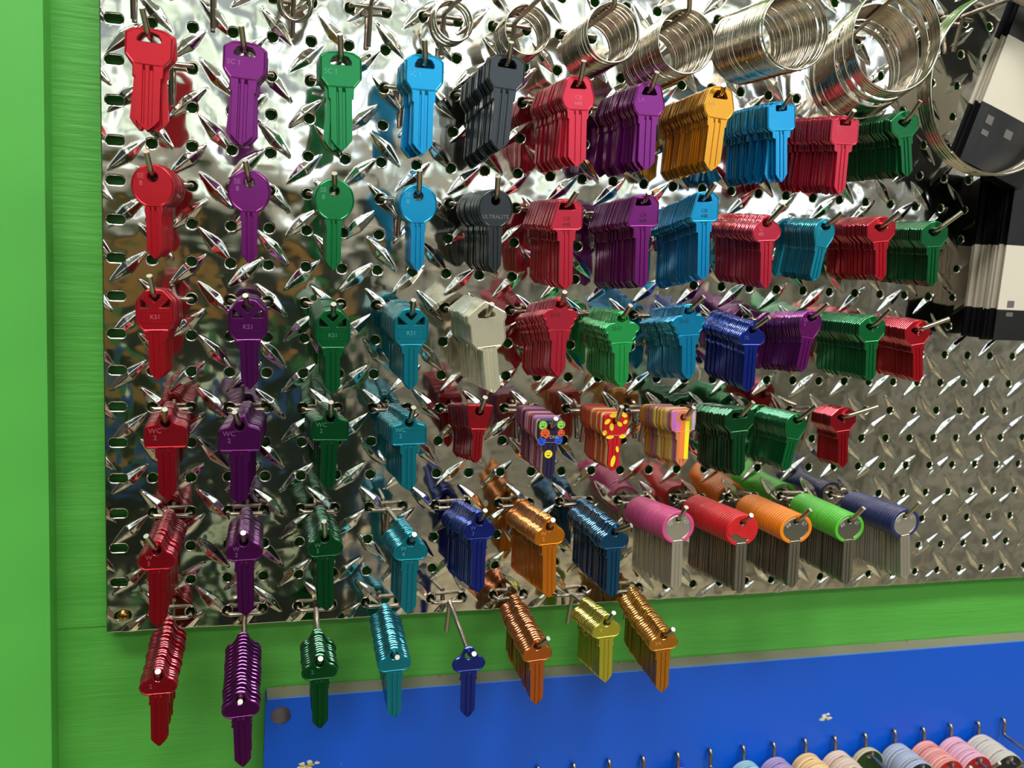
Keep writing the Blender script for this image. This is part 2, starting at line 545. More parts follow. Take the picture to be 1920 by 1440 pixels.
# ------------------------------------------------------------------ key blanks
def round_poly(pts, rads, n=5):
    """pts: closed polygon; rads: corner radius for each"""
    out = []; N_ = len(pts)
    for i in range(N_):
        a = Vector(pts[i - 1]).to_2d(); b_ = Vector(pts[i]).to_2d(); c = Vector(pts[(i + 1) % N_]).to_2d()
        r = rads[i] if isinstance(rads, (list, tuple)) else rads
        d1 = a - b_; d2 = c - b_
        rr = min(r, d1.length * .48, d2.length * .48)
        if rr < 1e-4: out.append(tuple(b_)); continue
        p1 = b_ + d1.normalized() * rr; p2 = b_ + d2.normalized() * rr
        for k in range(n + 1):
            t = k / n; q = p1 * (1 - t) ** 2 + b_ * 2 * t * (1 - t) + p2 * t * t
            out.append((q.x, q.y))
    return out


def mirror(half):
    """half: right side from top to bottom -> closed clockwise outline"""
    return list(half) + [(-x, y) for x, y in reversed(half) if x > 1e-6]


def circ(cx, cy, r, n=20, a0=0, a1=2 * PI):
    full = abs(a1 - a0 - 2 * PI) < 1e-6
    return [(cx + r * math.cos(a), cy + r * math.sin(a)) for a in (np.linspace(a0, a1, n + 1)[:-1] if full else np.linspace(a0, a1, n))]


def cr(pts, n=4):
    """open Catmull-Rom through pts"""
    P = [pts[0]] + list(pts) + [pts[-1]]; out = []
    for i in range(1, len(P) - 2):
        p0, p1, p2, p3 = [np.array(q, float) for q in P[i - 1:i + 3]]
        for k in range(n):
            t = k / n
            out.append(tuple(.5 * ((2 * p1) + (p2 - p0) * t + (2 * p0 - 5 * p1 + 4 * p2 - p3) * t * t + (3 * p1 - p0 - 3 * p2 + p3) * t ** 3)))
    out.append(tuple(pts[-1])); return out


SHAPES = {}
HB = dict(oct=-.64, wedge=-.73, square=-.79, hex=-.55, hexslot=-.54, round=-.71, trap=-.71, clover=-.515, mushroom=-.61, flared=-1.0, kcut=-.86, pentagon=-.79, scallop=-.74, wide=-.58, smalltrap=-.69, printed=-.58, coated=-.70, painted=-.86)


def shape(name, outline, holes, neck, bw, end, tipl=.25, tipx=0.0, grooves=((-.35, .12), (.25, .18))):
    SHAPES[name] = dict(name=name, o=outline, h=holes, neck=neck, bw=bw, end=end, tipl=tipl, tipx=tipx, gr=grooves)


slotA = round_poly([(-.17, .10), (0, .14), (.17, .10), (.25, -.02), (.25, -.10), (-.25, -.10), (-.25, -.02)], .03, 3)
shape('oct', round_poly(mirror([(.0, .23), (.30, .205), (.5, .08), (.5, -.42), (.36, -.60), (.31, -.66), (.30, -.90), (.26, -.93)]), .05, 4), [slotA], -.90, .255, -2.15, .22)
slotW = round_poly([(-.13, .14), (.13, .14), (.24, -.10), (-.24, -.10)], .05, 3)
shape('wedge', round_poly(mirror([(.0, .275), (.24, .26), (.36, .17), (.5, -.38), (.45, -.56), (.31, -.74), (.30, -.95), (.26, -.98)]), .06, 4), [slotW], -.95, .255, -2.35, .22)
shape('square', round_poly(mirror([(.29, .26), (.30, .14), (.5, .13), (.5, -.66), (.43, -.76), (.32, -.80), (.31, -1.02), (.2, -1.06)]), .04, 4), [round_poly([(-.19, .12), (.19, .12), (.19, -.08), (-.19, -.08)], .04, 3)], -1.02, .2, -2.6, .22)
slotH = round_poly([(-.2, .10), (.2, .10), (.24, .0), (0, -.2), (-.24, .0)], .04, 3)
shape('hex', round_poly(mirror([(.0, .40), (.18, .36), (.5, .12), (.5, -.28), (.25, -.56), (.25, -.78), (.2, -.82)]), .05, 4), [slotH], -.8, .19, -1.93, .16)
shape('hexslot', round_poly(mirror([(.25, .27), (.5, .08), (.5, -.30), (.28, -.55), (.28, -.75), (.2, -.78)]), .05, 4), [round_poly([(-.24, .12), (.24, .12), (.24, -.07), (-.24, -.07)], .05, 3)], -.75, .2, -2.05, .18)
_rd = circ(0, -.235, .5, 40, PI / 2, PI / 2 - 2 * PI * .435)
shape('round', [(x, y) for x, y in _rd] + [(.2, -.72), (.21, -.80), (.19, -.92), (-.19, -.92), (-.21, -.80), (-.2, -.72)] + [(-x, y) for x, y in reversed(_rd)][:-1], [circ(0, -.03, .125, 20)], -.9, .18, -1.9, .2)
shape('trap', round_poly([(.0, .22), (.28, .21), (.5, -.0), (.48, -.62), (.40, -.70), (.27, -.72), (.27, -1.0), (.2, -1.03), (-.2, -1.03), (-.27, -1.0), (-.27, -.72), (-.42, -.70), (-.5, -.58), (-.25, .19)], .06, 4), [round_poly([(-.18, .1), (.2, .1), (.26, -.1), (-.24, -.1)], .04, 3)], -1.0, .2, -2.45, .18)
_cl = cr([(0.001, .26), (.13, .21), (.19, .08), (.27, -.03), (.41, -.11), (.5, -.27), (.45, -.43), (.33, -.51), (.25, -.525)], 4)
shape('clover', _cl + [(.24, -.70), (.27, -.76), (.22, -.80)] + [(-x, y) for x, y in reversed(_cl + [(.24, -.70), (.27, -.76), (.22, -.80)])][:-1], [circ(0, -.02, .125, 20)], -.78, .215, -1.96, .2)
_mu = cr([(0.001, .29), (.14, .25), (.24, .08), (.40, -.05), (.5, -.25), (.46, -.45), (.34, -.58), (.22, -.64)], 4)
shape('mushroom', _mu + [(.22, -.9), (.19, -.95)] + [(-x, y) for x, y in reversed(_mu + [(.22, -.9), (.19, -.95)])][:-1], [circ(0, .02, .15, 20)], -.9, .19, -2.2, .2)
shape('flared', round_poly(mirror([(.2, .33), (.46, .0), (.5, -.25), (.47, -.5), (.28, -1.0), (.28, -1.2), (.22, -1.24)]), [.1] * 14, 4), [round_poly([(-.2, .1), (.22, .08), (.2, -.1), (0, -.22), (-.2, -.08)], .05, 3)], -1.2, .23, -2.6, .2)
shape('kcut', round_poly(mirror([(.0, .22), (.22, .19), (.48, -.08), (.5, -.2), (.5, -.60), (.44, -.74), (.28, -.90), (.27, -1.06), (.21, -1.1)]), .06, 4),
      [round_poly([(-.13, .07), (.13, .07), (.18, .03), (0, -.15), (-.18, .03)], .02, 2), round_poly([(-.385, -.04), (-.33, -.06), (-.10, -.27), (-.385, -.27)], .03, 3), round_poly([(.385, -.04), (.385, -.27), (.10, -.27), (.33, -.06)], .03, 3)], -1.06, .205, -2.1, .2)
shape('pentagon', round_poly(mirror([(.0, .38), (.2, .25), (.5, .04), (.5, -.10), (.44, -.18), (.44, -.62), (.3, -.80), (.24, -.82), (.2, -.86)]), .05, 4), [round_poly([(0, .2), (.22, .05), (.2, -.05), (-.2, -.05), (-.22, .05)], .03, 3)], -.8, .18, -1.93, .12)
_sc = cr([(0.001, .2), (.12, .17), (.18, .02), (.22, -.12)], 4) + cr([(.34, -.13), (.5, -.27), (.47, -.40), (.42, -.44)], 3) + cr([(.40, -.48), (.41, -.56), (.36, -.62)], 3) + cr([(.32, -.66), (.33, -.74), (.29, -.80)], 3) + [(.27, -.98), (.2, -1.02)]
shape('scallop', _sc + [(-x, y) for x, y in reversed(_sc)][:-1], [round_poly([(-.12, .07), (.12, .07), (.15, -.07), (0, -.13), (-.15, -.07)], .05, 3)], -1.0, .2, -2.0, .2)
_wd = cr([(0.001, .2), (.12, .18), (.17, .06), (.24, -.02), (.42, -.07), (.49, -.13)], 4) + [(.5, -.48), (.47, -.56), (.41, -.585), (.25, -.585), (.25, -.78), (.2, -.82)]
shape('wide', _wd + [(-x, y) for x, y in reversed(_wd)][:-1], [circ(0, -.02, .12, 20)], -.78, .2, -1.73, .16)
shape('smalltrap', round_poly(mirror([(.5, .28), (.5, .12), (.38, -.62), (.25, -.70), (.24, -.85), (.2, -.88)]), .07, 5), [circ(0, .02, .17, 20)], -.85, .19, -1.94, .2)
shape('printed', round_poly(mirror([(.42, .32), (.5, .22), (.5, -.32), (.42, -.5), (.27, -.58), (.26, -.85), (.2, -.88)]), .12, 5), [circ(0, .02, .13, 20)], -.85, .22, -1.9, .2)
_cd = circ(0, -.27, .40, 36, PI / 2, PI / 2 - 2 * PI * .43)
shape('coated', _cd + [(.16, -.72), (.16, -1.0), (-.16, -1.0), (-.16, -.72)] + [(-x, y) for x, y in reversed(_cd)][:-1], [circ(0, -.02, .085, 16)], -.98, .165, -2.25, .15)
_rd2 = circ(0, -.36, .5, 40, PI / 2, PI / 2 - 2 * PI * .435)
shape('painted', _rd2 + [(.2, -.85), (.2, -1.05), (-.2, -1.05), (-.2, -.85)] + [(-x, y) for x, y in reversed(_rd2)][:-1], [circ(0, 0, .10, 16)], -1.0, .2, -2.0, .2)


def inset(loop, d):
    """move a closed loop along its inward normals"""
    n = len(loop); P = [np.array(p, float) for p in loop]
    area_ = sum(P[i][0] * P[(i + 1) % n][1] - P[(i + 1) % n][0] * P[i][1] for i in range(n))
    s = 1 if area_ > 0 else -1
    out = []
    for i in range(n):
        e1 = P[i] - P[i - 1]; e2 = P[(i + 1) % n] - P[i]
        n1 = np.array([-e1[1], e1[0]]) / (np.hypot(*e1) + 1e-9); n2 = np.array([-e2[1], e2[0]]) / (np.hypot(*e2) + 1e-9)
        m = n1 + n2; m = m / max(.5, np.hypot(*m) ** 2 / 2 + 1e-9) / 1.0
        out.append(tuple(P[i] + s * d * m * .5 * 2 / max(1, np.hypot(*m))))
    return out


def dedupe(loop):
    out = []
    for p in loop:
        if not out or math.hypot(p[0] - out[-1][0], p[1] - out[-1][1]) > 1e-4: out.append(p)
    if math.hypot(out[0][0] - out[-1][0], out[0][1] - out[-1][1]) < 1e-4: out.pop()
    return out


def lighten(col, f=.45):
    return tuple(int(c + (255 - c) * f) for c in col)


EDGE = 0


def plate_part(b, outer, holes, t, cham, mi=0, y0=0.0):
    """flat stamped plate in local x/z (metres), thickness t along y, front at -y; chamfered rims"""
    outer = dedupe(outer); holes = [dedupe(h) for h in holes]
    loops = [outer] + holes
    ins = [inset(outer, cham)] + [inset(h, -cham) for h in holes]
    for side in (-1, 1):
        poly = [[Vector((x, z, 0)) for x, z in l] for l in ins]
        tris = tessellate_polygon(poly)
        flat = [p for l in ins for p in l]
        vs = [(x, y0 + side * t / 2, z) for x, z in flat]
        fs = []
        for tr in tris:
            a, c, d = [Vector(vs[i]) for i in tr]
            nrm = (c - a).cross(d - a)
            fs.append(tuple(tr) if nrm.y * side > 0 else tuple(reversed(tr)))
        b.add(vs, fs, mi)
    for l, li in zip(loops, ins):
        n = len(l); vs = []
        for (lp, y) in ((li, -t / 2), (l, -t / 2 + cham), (l, t / 2 - cham), (li, t / 2)):
            vs += [(x, y0 + y, z) for x, z in lp]
        ar = sum(l[i][0] * l[(i + 1) % n][1] - l[(i + 1) % n][0] * l[i][1] for i in range(n))
        isout = l is loops[0]
        fs = []
        for r in range(3):
            for k in range(n):
                k2 = (k + 1) % n
                f = (r * n + k, r * n + k2, (r + 1) * n + k2, (r + 1) * n + k)
                if (ar > 0) != isout: f = tuple(reversed(f))
                fs.append(f)
        b.add(vs, fs[:n], mi + EDGE); b.add(vs, fs[n:2 * n], mi); b.add(vs, fs[2 * n:], mi + EDGE)


def blade_part(b, S, sx, sy, t, mi=0):
    """milled blade: ridged cross-section run down to a pointed tip"""
    bw = S['bw'] * sx; y0 = HB[S['name']] * sy; y1 = S['end'] * sy; tl = S['tipl'] * sx * 1.1
    (g1, w1), (g2, w2) = S['gr']
    xs = [-1, g1 - w1, g1 - w1 + .06, g1 + w1 - .06, g1 + w1, g2 - w2, g2 - w2 + .05, g2 + w2 - .05, g2 + w2, 1]
    dep = [0, 0, 1, 1, 0, 0, 1, 1, 0, 0]
    backd = [0, 0, 0, .0, 1, 1, 0, 0, 0, 0]
    ysr = [y0, y0 - .10 * sx, y1 + tl, y1 + tl * .5, y1 + tl * .12, y1]
    wid = [1, 1, 1, .62, .22, .12]
    gk = [.0, 1, 1, 1, 1, 1]
    bwn = S['bw'] * sx
    n = len(xs); F_ = []; Bk = []
    for (y, w, g) in zip(ysr, wid, gk):
        for i, x in enumerate(xs):
            xx = max(-w, min(w, x)) * bw
            F_.append((xx, -t / 2 * 1.05 + dep[i] * g * t * .34, y))
            Bk.append((xx, t / 2 * 1.02 - backd[i] * g * t * .3, y))
    b.add(F_, [(r * n + k, (r + 1) * n + k, (r + 1) * n + k + 1, r * n + k + 1) for r in range(5) for k in range(n - 1)], mi)
    b.add(Bk, [(r * n + k, r * n + k + 1, (r + 1) * n + k + 1, (r + 1) * n + k) for r in range(5) for k in range(n - 1)], mi)
    for e in (0, n - 1):
        vs = [F_[r * n + e] for r in range(6)] + [Bk[r * n + e] for r in range(6)]
        fs = [(r, r + 1, 7 + r, 6 + r) if e else (r, 6 + r, 7 + r, r + 1) for r in range(5)]
        b.add(vs, fs, mi)
    b.add([F_[5 * n], F_[5 * n + n - 1], Bk[5 * n + n - 1], Bk[5 * n]], [(0, 1, 2, 3)], mi)


def text_mesh(txt, size, name):
    cu = bpy.data.curves.new(name, 'FONT'); cu.body = txt; cu.size = size; cu.extrude = size * .03
    cu.align_x = 'CENTER'; cu.align_y = 'CENTER'; cu.resolution_u = 2
    o = bpy.data.objects.new(name, cu); C.objects.link(o)
    bpy.context.view_layer.update()
    me = bpy.data.meshes.new_from_object(o.evaluated_get(bpy.context.evaluated_depsgraph_get()))
    bpy.data.objects.remove(o); bpy.data.curves.remove(cu)
    me.name = name
    return me


KT = .078 * IN    # key thickness

# anodised colours
COL = dict(
    red=(206, 24, 44), purple=(128, 26, 124), green=(20, 132, 70), blue=(10, 156, 214), black=(56, 60, 66), gold=(226, 156, 28),
    rose=(214, 46, 72), darkgreen=(8, 92, 46), lime=(52, 196, 104), silver=(240, 230, 192), navy=(18, 46, 158), cobalt=(14, 40, 150),
    teal=(8, 146, 172), orange=(226, 132, 24), petrol=(12, 82, 128), copper=(192, 98, 30), yellow=(196, 190, 60), bronze=(196, 128, 30), kgreen=(10, 112, 58),
    crimson=(178, 18, 38), deep_purple=(100, 14, 104))


def key_mat(col):
    if col == 'silver': return mat('polished_silver', (255, 250, 226), .20, .82)
    m = mat('anodised_' + col, COL[col], .30, .82, 0.45)
    return m


def stain(m):
    return m


PICK = {
    'multi': [(120, 60, 110), (190, 120, 160), (80, 40, 80), (150, 90, 60), (60, 30, 70), (170, 70, 70), (120, 90, 140), (200, 160, 120)],
    'petal': [(206, 130, 80), (190, 60, 40), (222, 170, 100), (176, 90, 50), (230, 190, 120), (200, 80, 60)],
    'stripe': [(200, 150, 60), (214, 186, 80), (150, 100, 130), (190, 120, 40), (210, 170, 130), (110, 80, 100), (226, 200, 90), (196, 120, 150)],
}

SHN = dict(oct='slotted octagonal head', wedge='slotted wedge-shaped head', square='slotted square head', hex='hexagonal head', hexslot='wide-slotted hexagonal head',
           round='round head', trap='slotted trapezoid head', clover='clover-shaped head', mushroom='mushroom-shaped head', flared='long flared head', kcut='triangular head cutouts',
           pentagon='pointed pentagonal head', scallop='scalloped stepped head', wide='broad rectangular head', smalltrap='tapered square head', printed='printed head', coated='plastic-rimmed head')
KIND = dict(oct='octagonal_key_blank', wedge='wedge_head_key_blank', square='square_key_blank', hex='hexagonal_key_blank', hexslot='hexagonal_key_blank', round='round_key_blank',
            trap='trapezoid_key_blank', clover='clover_key_blank', mushroom='mushroom_key_blank', flared='flared_key_blank', kcut='cutout_key_blank', pentagon='pentagonal_key_blank',
            scallop='scalloped_key_blank', wide='broad_key_blank', smalltrap='tapered_key_blank', printed='printed_key_blank', coated='plastic_rimmed_key_blank', painted='painted_key_blank')
ROWW = dict(A='top row', B='second row', C='third row', D='fourth row', E='fifth row', F='bottom row')
COLW = dict(red='red', purple='purple', green='green', blue='sky blue', black='black', gold='gold', rose='pinkish red', darkgreen='dark green', lime='bright green', silver='cream silver', navy='navy blue',
            cobalt='cobalt blue', teal='teal blue', orange='orange', petrol='petrol blue', copper='copper', yellow='yellow', bronze='dark gold', kgreen='dark green', crimson='dark red', deep_purple='dark purple')

ROWI = dict(A=1, B=4, C=7, D=10, E=13, F=16)
TIPS = {'A': [(266, 14), (452, 47.5), (637.5, 64), (796, 74), (959, 79), (1095, 114), (1232, 135), (1357, 159), (1485, 175), (1602, 207), (1726, 189)],
        'B': [(274, 284), (459.5, 300), (627, 325), (787, 319), (934, 331), (1082, 359), (1217, 361), (1342, 344), (1471, 385), (1579, 399), (1687, 397.5), (1804, 397.5)],
        'C': [(280, 517), (460, 554), (625.5, 570), (775.5, 562.5), (922.5, 570), (1059, 547.5), (1182.5, 572.5), (1320, 556), (1442.5, 595), (1552.5, 570), (1669, 580), (1780, 597.5)],
        'D': [(309, 767.5), (440, 772.5), (620.5, 754), (775.5, 764), (910, 745), (1042.5, 785), (1166, 762.5), (1301, 764), (1412.5, 754), (1530, 761), (1646, 762.5)],
        'E': [(274, 1005), (456, 999), (607.5, 977.5), (777, 1002), (910, 957), (1037, 975), (1184, 985), (1287, 951), (1409, 966), (1520, 956), (1620, 952.5), (1724, 942.5)],
        'F': [(296, 1259), (450.5, 1316), (601, 1235), (745, 1232.5), (889, 1226), (1028, 1197), (1151, 1149), (1262.5, 1180)]}
# (shape, colour, rod x, rod y, blade tip x, blade tip y, head width px, first Z of the stack, fan degrees, lettering)
STK = {
    'A': [('oct', 'red', 280, 71, 275, 244, 91, 2.75, 6, ''), ('oct', 'purple', 459, 97, 452, 271, 81, 2.3, 4, 'SC 1'), ('oct', 'green', 639, 114, 641, 282, 79, 2.3, 4, 'SC 1'), ('oct', 'blue', 796, 120, 792, 288, 72.5, 2.2, 4, 'SC 1'),
          ('oct', 'black', 951, 120, 935, 280, 69, .62, 1.2, ''), ('wedge', 'rose', 1084, 160, 1081, 312, 65, .62, 4, 'CB\n44R'), ('wedge', 'purple', 1217, 172, 1210, 319, 62, .62, 4, 'LA'), ('wedge', 'gold', 1350, 179, 1332, 320, 60, .62, 3, 'LA'),
          ('square', 'blue', 1464, 204, 1464, 341, 53, .62, 4, 'LF'), ('square', 'rose', 1584, 231, 1572, 365, 53, .62, 3, 'UL\nS'), ('hex', 'kgreen', 1695, 229, 1700, 331, 53, .62, .5, '')],
    'B': [('round', 'red', 286, 329, 291, 484.5, 82, 1.3, .8, 'SE\n8'), ('round', 'purple', 467, 340, 468, 493, 81, 2.75, .5, 'SE\n8'), ('round', 'green', 627, 356, 625, 506, 76, 1.9, .5, 'SE\n8'), ('round', 'blue', 784, 365, 782, 507, 72, 2.35, .5, 'SE\n8'),
          ('round', 'black', 929, 374, 927, 511, 65, .62, .6, 'ULTRALITE'), ('trap', 'rose', 1062, 387, 1060, 542, 63, .62, 1.5, 'CB\n44R'), ('trap', 'purple', 1205, 379, 1201, 539, 61, .62, .7, 'CB\n44R'), ('trap', 'blue', 1320, 372, 1317, 524, 55, .62, .4, 'CB\n44R'),
          ('mushroom', 'rose', 1437, 419, 1434, 541, 55, .62, .5, 'LI\n4R'), ('flared', 'teal', 1547, 424, 1524, 527, 41, 1.3, .4, 'UL\nS'), ('hex', 'red', 1651, 426, 1650, 526, 54, .62, .5, ''), ('hex', 'kgreen', 1751, 435, 1745, 537, 51, .62, .5, '')],
    'C': [('kcut', 'red', 290, 557, 296, 712, 74, 1.9, .8, 'KS1'), ('kcut', 'deep_purple', 464, 576, 469, 729, 74, 1.4, .6, 'KS1'), ('kcut', 'kgreen', 624, 594, 624, 738, 66, .75, .5, 'KS1'), ('kcut', 'teal', 771, 591, 770, 730, 65, .75, .5, 'KS1'),
          ('pentagon', 'silver', 912, 592, 925, 736, 75, .62, 2.5, ''), ('scallop', 'rose', 1051, 570, 1045, 705, 67, .62, .5, 'SH3'), ('scallop', 'lime', 1166, 596, 1164, 725, 66, .62, .5, 'SH3'), ('scallop', 'blue', 1291, 582, 1290, 710, 64, .62, .5, 'SH3'),
          ('clover', 'navy', 1410, 617, 1401, 734, 52, .62, .5, '75'), ('flared', 'purple', 1521, 595, 1500, 697, 43, .8, .4, 'UL\nS'), ('hex', 'green', 1634, 612, 1630, 714, 50, .62, .5, ''), ('hex', 'red', 1719, 619, 1720, 716, 48, .62, .5, '')],
    'D': [('wide', 'crimson', 310, 791, 314, 935, 83, .7, .6, 'WC\n2'), ('wide', 'deep_purple', 449, 796, 449, 944, 81, .7, 1.2, 'WC\n2'), ('wide', 'darkgreen', 620, 781, 615, 915, 71, .7, .5, 'WC\n2'), ('wide', 'teal', 767, 791, 766, 919, 67, .75, .5, 'WC\n2'),
          ('smalltrap', 'crimson', 899, 772, 892, 867, 49, .7, .5, ''), ('printed', 'multi', 1033, 802, 1027, 897, 50, 1.0, .6, 'ONS'), ('printed', 'petal', 1154, 790, 1148, 882, 47, 1.0, .6, ''), ('printed', 'stripe', 1281, 783, 1276, 874, 47, 1.0, .8, ''),
          ('hexslot', 'darkgreen', 1386, 780, 1384, 892, 55, .7, .5, ''), ('flared', 'green', 1494, 787, 1470, 882, 41, .9, .5, ''), ('hex', 'crimson', 1580, 782, 1579, 876, 48, 1.7, .5, '')],
    'E': [('clover', 'crimson', 294, 1030, 296, 1174, 74, .7, .6, 'W\n5'), ('clover', 'deep_purple', 457, 1014, 461, 1154, 72, .8, .5, 'W\n2'), ('clover', 'darkgreen', 609, 1007, 612, 1144, 69, .75, .4, 'W\n5'), ('clover', 'teal', 770, 1014, 765, 1150, 66, 2.0, .4, 'W\n4'),
          ('clover', 'cobalt', 899, 975, 895, 1110, 59, .62, .4, 'W\n3'), ('clover', 'orange', 1030, 986, 1029, 1119, 58, .62, .4, 'W\n5'), ('clover', 'petrol', 1152, 996, 1147, 1119, 54, .62, .4, ''), ('coated', 'pink', 1271, 972, 1266, 1107, 60, .7, 1.2, ''),
          ('coated', 'red', 1391, 977, 1385, 1111, 60, .7, 1.2, ''), ('coated', 'orange', 1492, 976, 1484, 1101, 60, .7, 1.2, ''), ('coated', 'lime', 1592, 975, 1586, 1095, 54, .7, 1.2, ''), ('coated', 'navy', 1696, 966, 1696, 1086, 53, .7, 1.2, '')],
    'F': [('clover', 'crimson', 297, 1267, 299, 1397, 73, .9, .4, '2'), ('clover', 'deep_purple', 451, 1311, 456, 1436, 73, 1.35, .4, ''), ('clover', 'darkgreen', 599, 1241, 600, 1364, 68, 1.95, .5, '2'), ('clover', 'teal', 739, 1227, 739, 1344, 63, .8, .4, ''),
          ('clover', 'cobalt', 879, 1227, 876, 1343, 62, 3.2, 0, ''), ('clover', 'copper', 1007, 1210, 1005, 1319, 56, .7, .5, ''), ('clover', 'yellow', 1137, 1165, 1134, 1278, 55, 1.6, .5, 'X'), ('clover', 'bronze', 1244, 1190, 1240, 1297, 55, .7, .5, 'X4')],
}
COATC = dict(pink=(206, 78, 134), red=(206, 30, 36), orange=(240, 134, 24), lime=(84, 190, 52), navy=(40, 46, 98))
ZF = 3.22
PITCH = .117
key_steel = mat('dull_nickel_blank', (150, 146, 136), .32, .9)
key_steel_l = mat('bright_nickel_blank', (206, 200, 188), .3, .8)


def letter_obj(root, txt, S, sx, sy, colm, front):
    big = len(txt) > 5
    size = (.17 if not big else .16) * sx
    if S is SHAPES['kcut']: size = .17 * sx
    me = text_mesh(txt, size, 'stamped_lettering')
    me.materials.clear(); me.materials.append(colm)
    o = link('stamped_lettering', me, root)
    o.rotation_euler = (PI / 2, 0, 0)
    if S is SHAPES['kcut']: x, z = 0, -.50
    elif big: x, z = 0, -.45
    elif S is SHAPES['round']: x, z = -.27, -.10
    elif S in (SHAPES['scallop'],): x, z = -.15, -.30
    elif S is SHAPES['hex']: x, z = .28, 0.
    elif S in (SHAPES['clover'], SHAPES['mushroom']): x, z = -.20, -.27
    elif S is SHAPES['printed']: x, z = .12, -.34
    else: x, z = -.24, -.27
    o.location = (x * sx, -front, z * sy)
    return o


def clip_half(poly, ax, lim, sign):
    """part of a polygon with sign * coordinate >= sign * lim"""
    out = []; n = len(poly)
    for i in range(n):
        p, q = poly[i - 1], poly[i]
        a = sign * (p[ax] - lim); c = sign * (q[ax] - lim)
        if (a >= 0) != (c >= 0):
            t = a / (a - c); out.append((p[0] + (q[0] - p[0]) * t, p[1] + (q[1] - p[1]) * t))
        if c >= 0: out.append(q)
    return out


def head_and_collar(b, outl, hol, S, sx, sy, t, ch):
    """the stamped head, and the two shoulders that flank the top of the milled blade"""
    hb = HB[S['name']] * sy
    plate_part(b, clip_half(outl, 1, hb, 1), hol, t, ch)
    low = clip_half(outl, 1, hb + .004 * IN, -1)
    for sg in (1, -1):
        wing = clip_half(low, 0, sg * S['bw'] * sx * .9, sg)
        if len(wing) > 2: plate_part(b, wing, [], t * .96, ch * .5)


def raised_rim(b, outline, t, w, d):
    """a low raised bead following the outline on the front face"""
    lo = dedupe(outline); a = inset(lo, w * .4); c = inset(lo, w)
    n = len(lo); vs = [(x, -t / 2, z) for x, z in a] + [(x, -t / 2 - d, z) for x, z in inset(lo, w * .7)] + [(x, -t / 2, z) for x, z in c]
    ar = sum(lo[i][0] * lo[(i + 1) % n][1] - lo[(i + 1) % n][0] * lo[i][1] for i in range(n))
    fs = []
    for r in range(2):
        for k in range(n):
            f = (r * n + k, r * n + (k + 1) % n, (r + 1) * n + (k + 1) % n, (r + 1) * n + k)
            fs.append(f if ar > 0 else tuple(reversed(f)))
    b.add(vs, fs, 0)


def decorate(root, col, S, sx, sy, t):
    """printed artwork on the front face of the patterned keys"""
    f = -t / 2 - .004 * IN

    def disc(cx, cz, r, m, name, ry=None, rot=0, dy=0, n=18, y=f):
        b = MB(); vs = []
        ry = ry or r
        for k in range(n):
            a = 2 * PI * k / n; x = r * math.cos(a); z = ry * math.sin(a)
            vs.append(((cx + x * math.cos(rot) - z * math.sin(rot)) * sx, y - dy, (cz + x * math.sin(rot) + z * math.cos(rot)) * sx))
        vs += [(v[0], -t / 2 + .002 * IN, v[2]) for v in vs]
        b.add(vs, [tuple(range(n))] + [(k, n + k, n + (k + 1) % n, (k + 1) % n) for k in range(n)], 0)
        b.obj(name, [m], root)
    if col == 'multi':
        cs = dict(g=(150, 214, 80), o=(240, 96, 40), b=(40, 90, 220), y=(246, 226, 50))
        for (x, z, r, c) in ((-.32, .10, .16, 'g'), (.36, .12, .15, 'g'), (-.22, -.20, .18, 'o'), (.38, -.18, .13, 'o'), (-.33, -.47, .16, 'b'), (.30, -.45, .15, 'b'), (-.05, -.95, .15, 'y')):
            disc(x, z, r, mat('print_' + c, cs[c], .35), 'printed_dot')
            for e in (-1, 1):
                disc(x + e * .05, z + .05, .018, mat('print_ink', (30, 26, 60), .4), 'printed_dot_mark', dy=.003 * IN, n=8)
            disc(x, z - .05, .065, mat('print_ink', (30, 26, 60), .4), 'printed_dot_mark', ry=.018, dy=.003 * IN, n=10)
    if col == 'petal':
        y_ = mat('print_petal', (250, 222, 40), .35)
        for (x, z, rx, rz, r) in ((-.12, .24, .15, .085, .1), (-.34, -.0, .13, .08, .7), (.32, .24, .12, .08, -.5), (-.16, -.2, .08, .14, .1), (.15, -.10, .12, .08, -.6), (.38, -.02, .10, .07, .6), (-.42, -.42, .08, .1, 0), (-.2, -.58, .15, .07, .1), (.30, -.56, .14, .08, .1), (-.02, -1.5, .085, .22, -.2), (.12, -1.05, .06, .12, .2)):
            disc(x, z, rx, y_, 'printed_petal', ry=rz, rot=r)
    if col == 'stripe':
        cs = [(-.46, -.30, (190, 110, 200)), (-.30, -.12, (230, 120, 190)), (-.12, .08, (244, 130, 60)), (.08, .24, (250, 236, 40)), (.24, .34, (150, 150, 50)), (.34, .46, (190, 170, 222))]
        for i, (x0, x1, c) in enumerate(cs):
            b = MB(); lo = -.46
            if x0 > -.2 and x1 < .3: lo = S['end'] * sy / sx + .28
            holez = .18
            m_ = mat('print_stripe_%d' % i, c, .35)
            if x1 > -.14 and x0 < .14:
                b.box((x0 * sx, f, .17 * sx), (x1 * sx, -t / 2, .27 * sx)); b.box((x0 * sx, f, lo * sx), (x1 * sx, -t / 2, -.13 * sx))
            else: b.box((x0 * sx, f, lo * sx), (x1 * sx, -t / 2, .25 * sx))
            b.obj('printed_stripe', [m_], root)


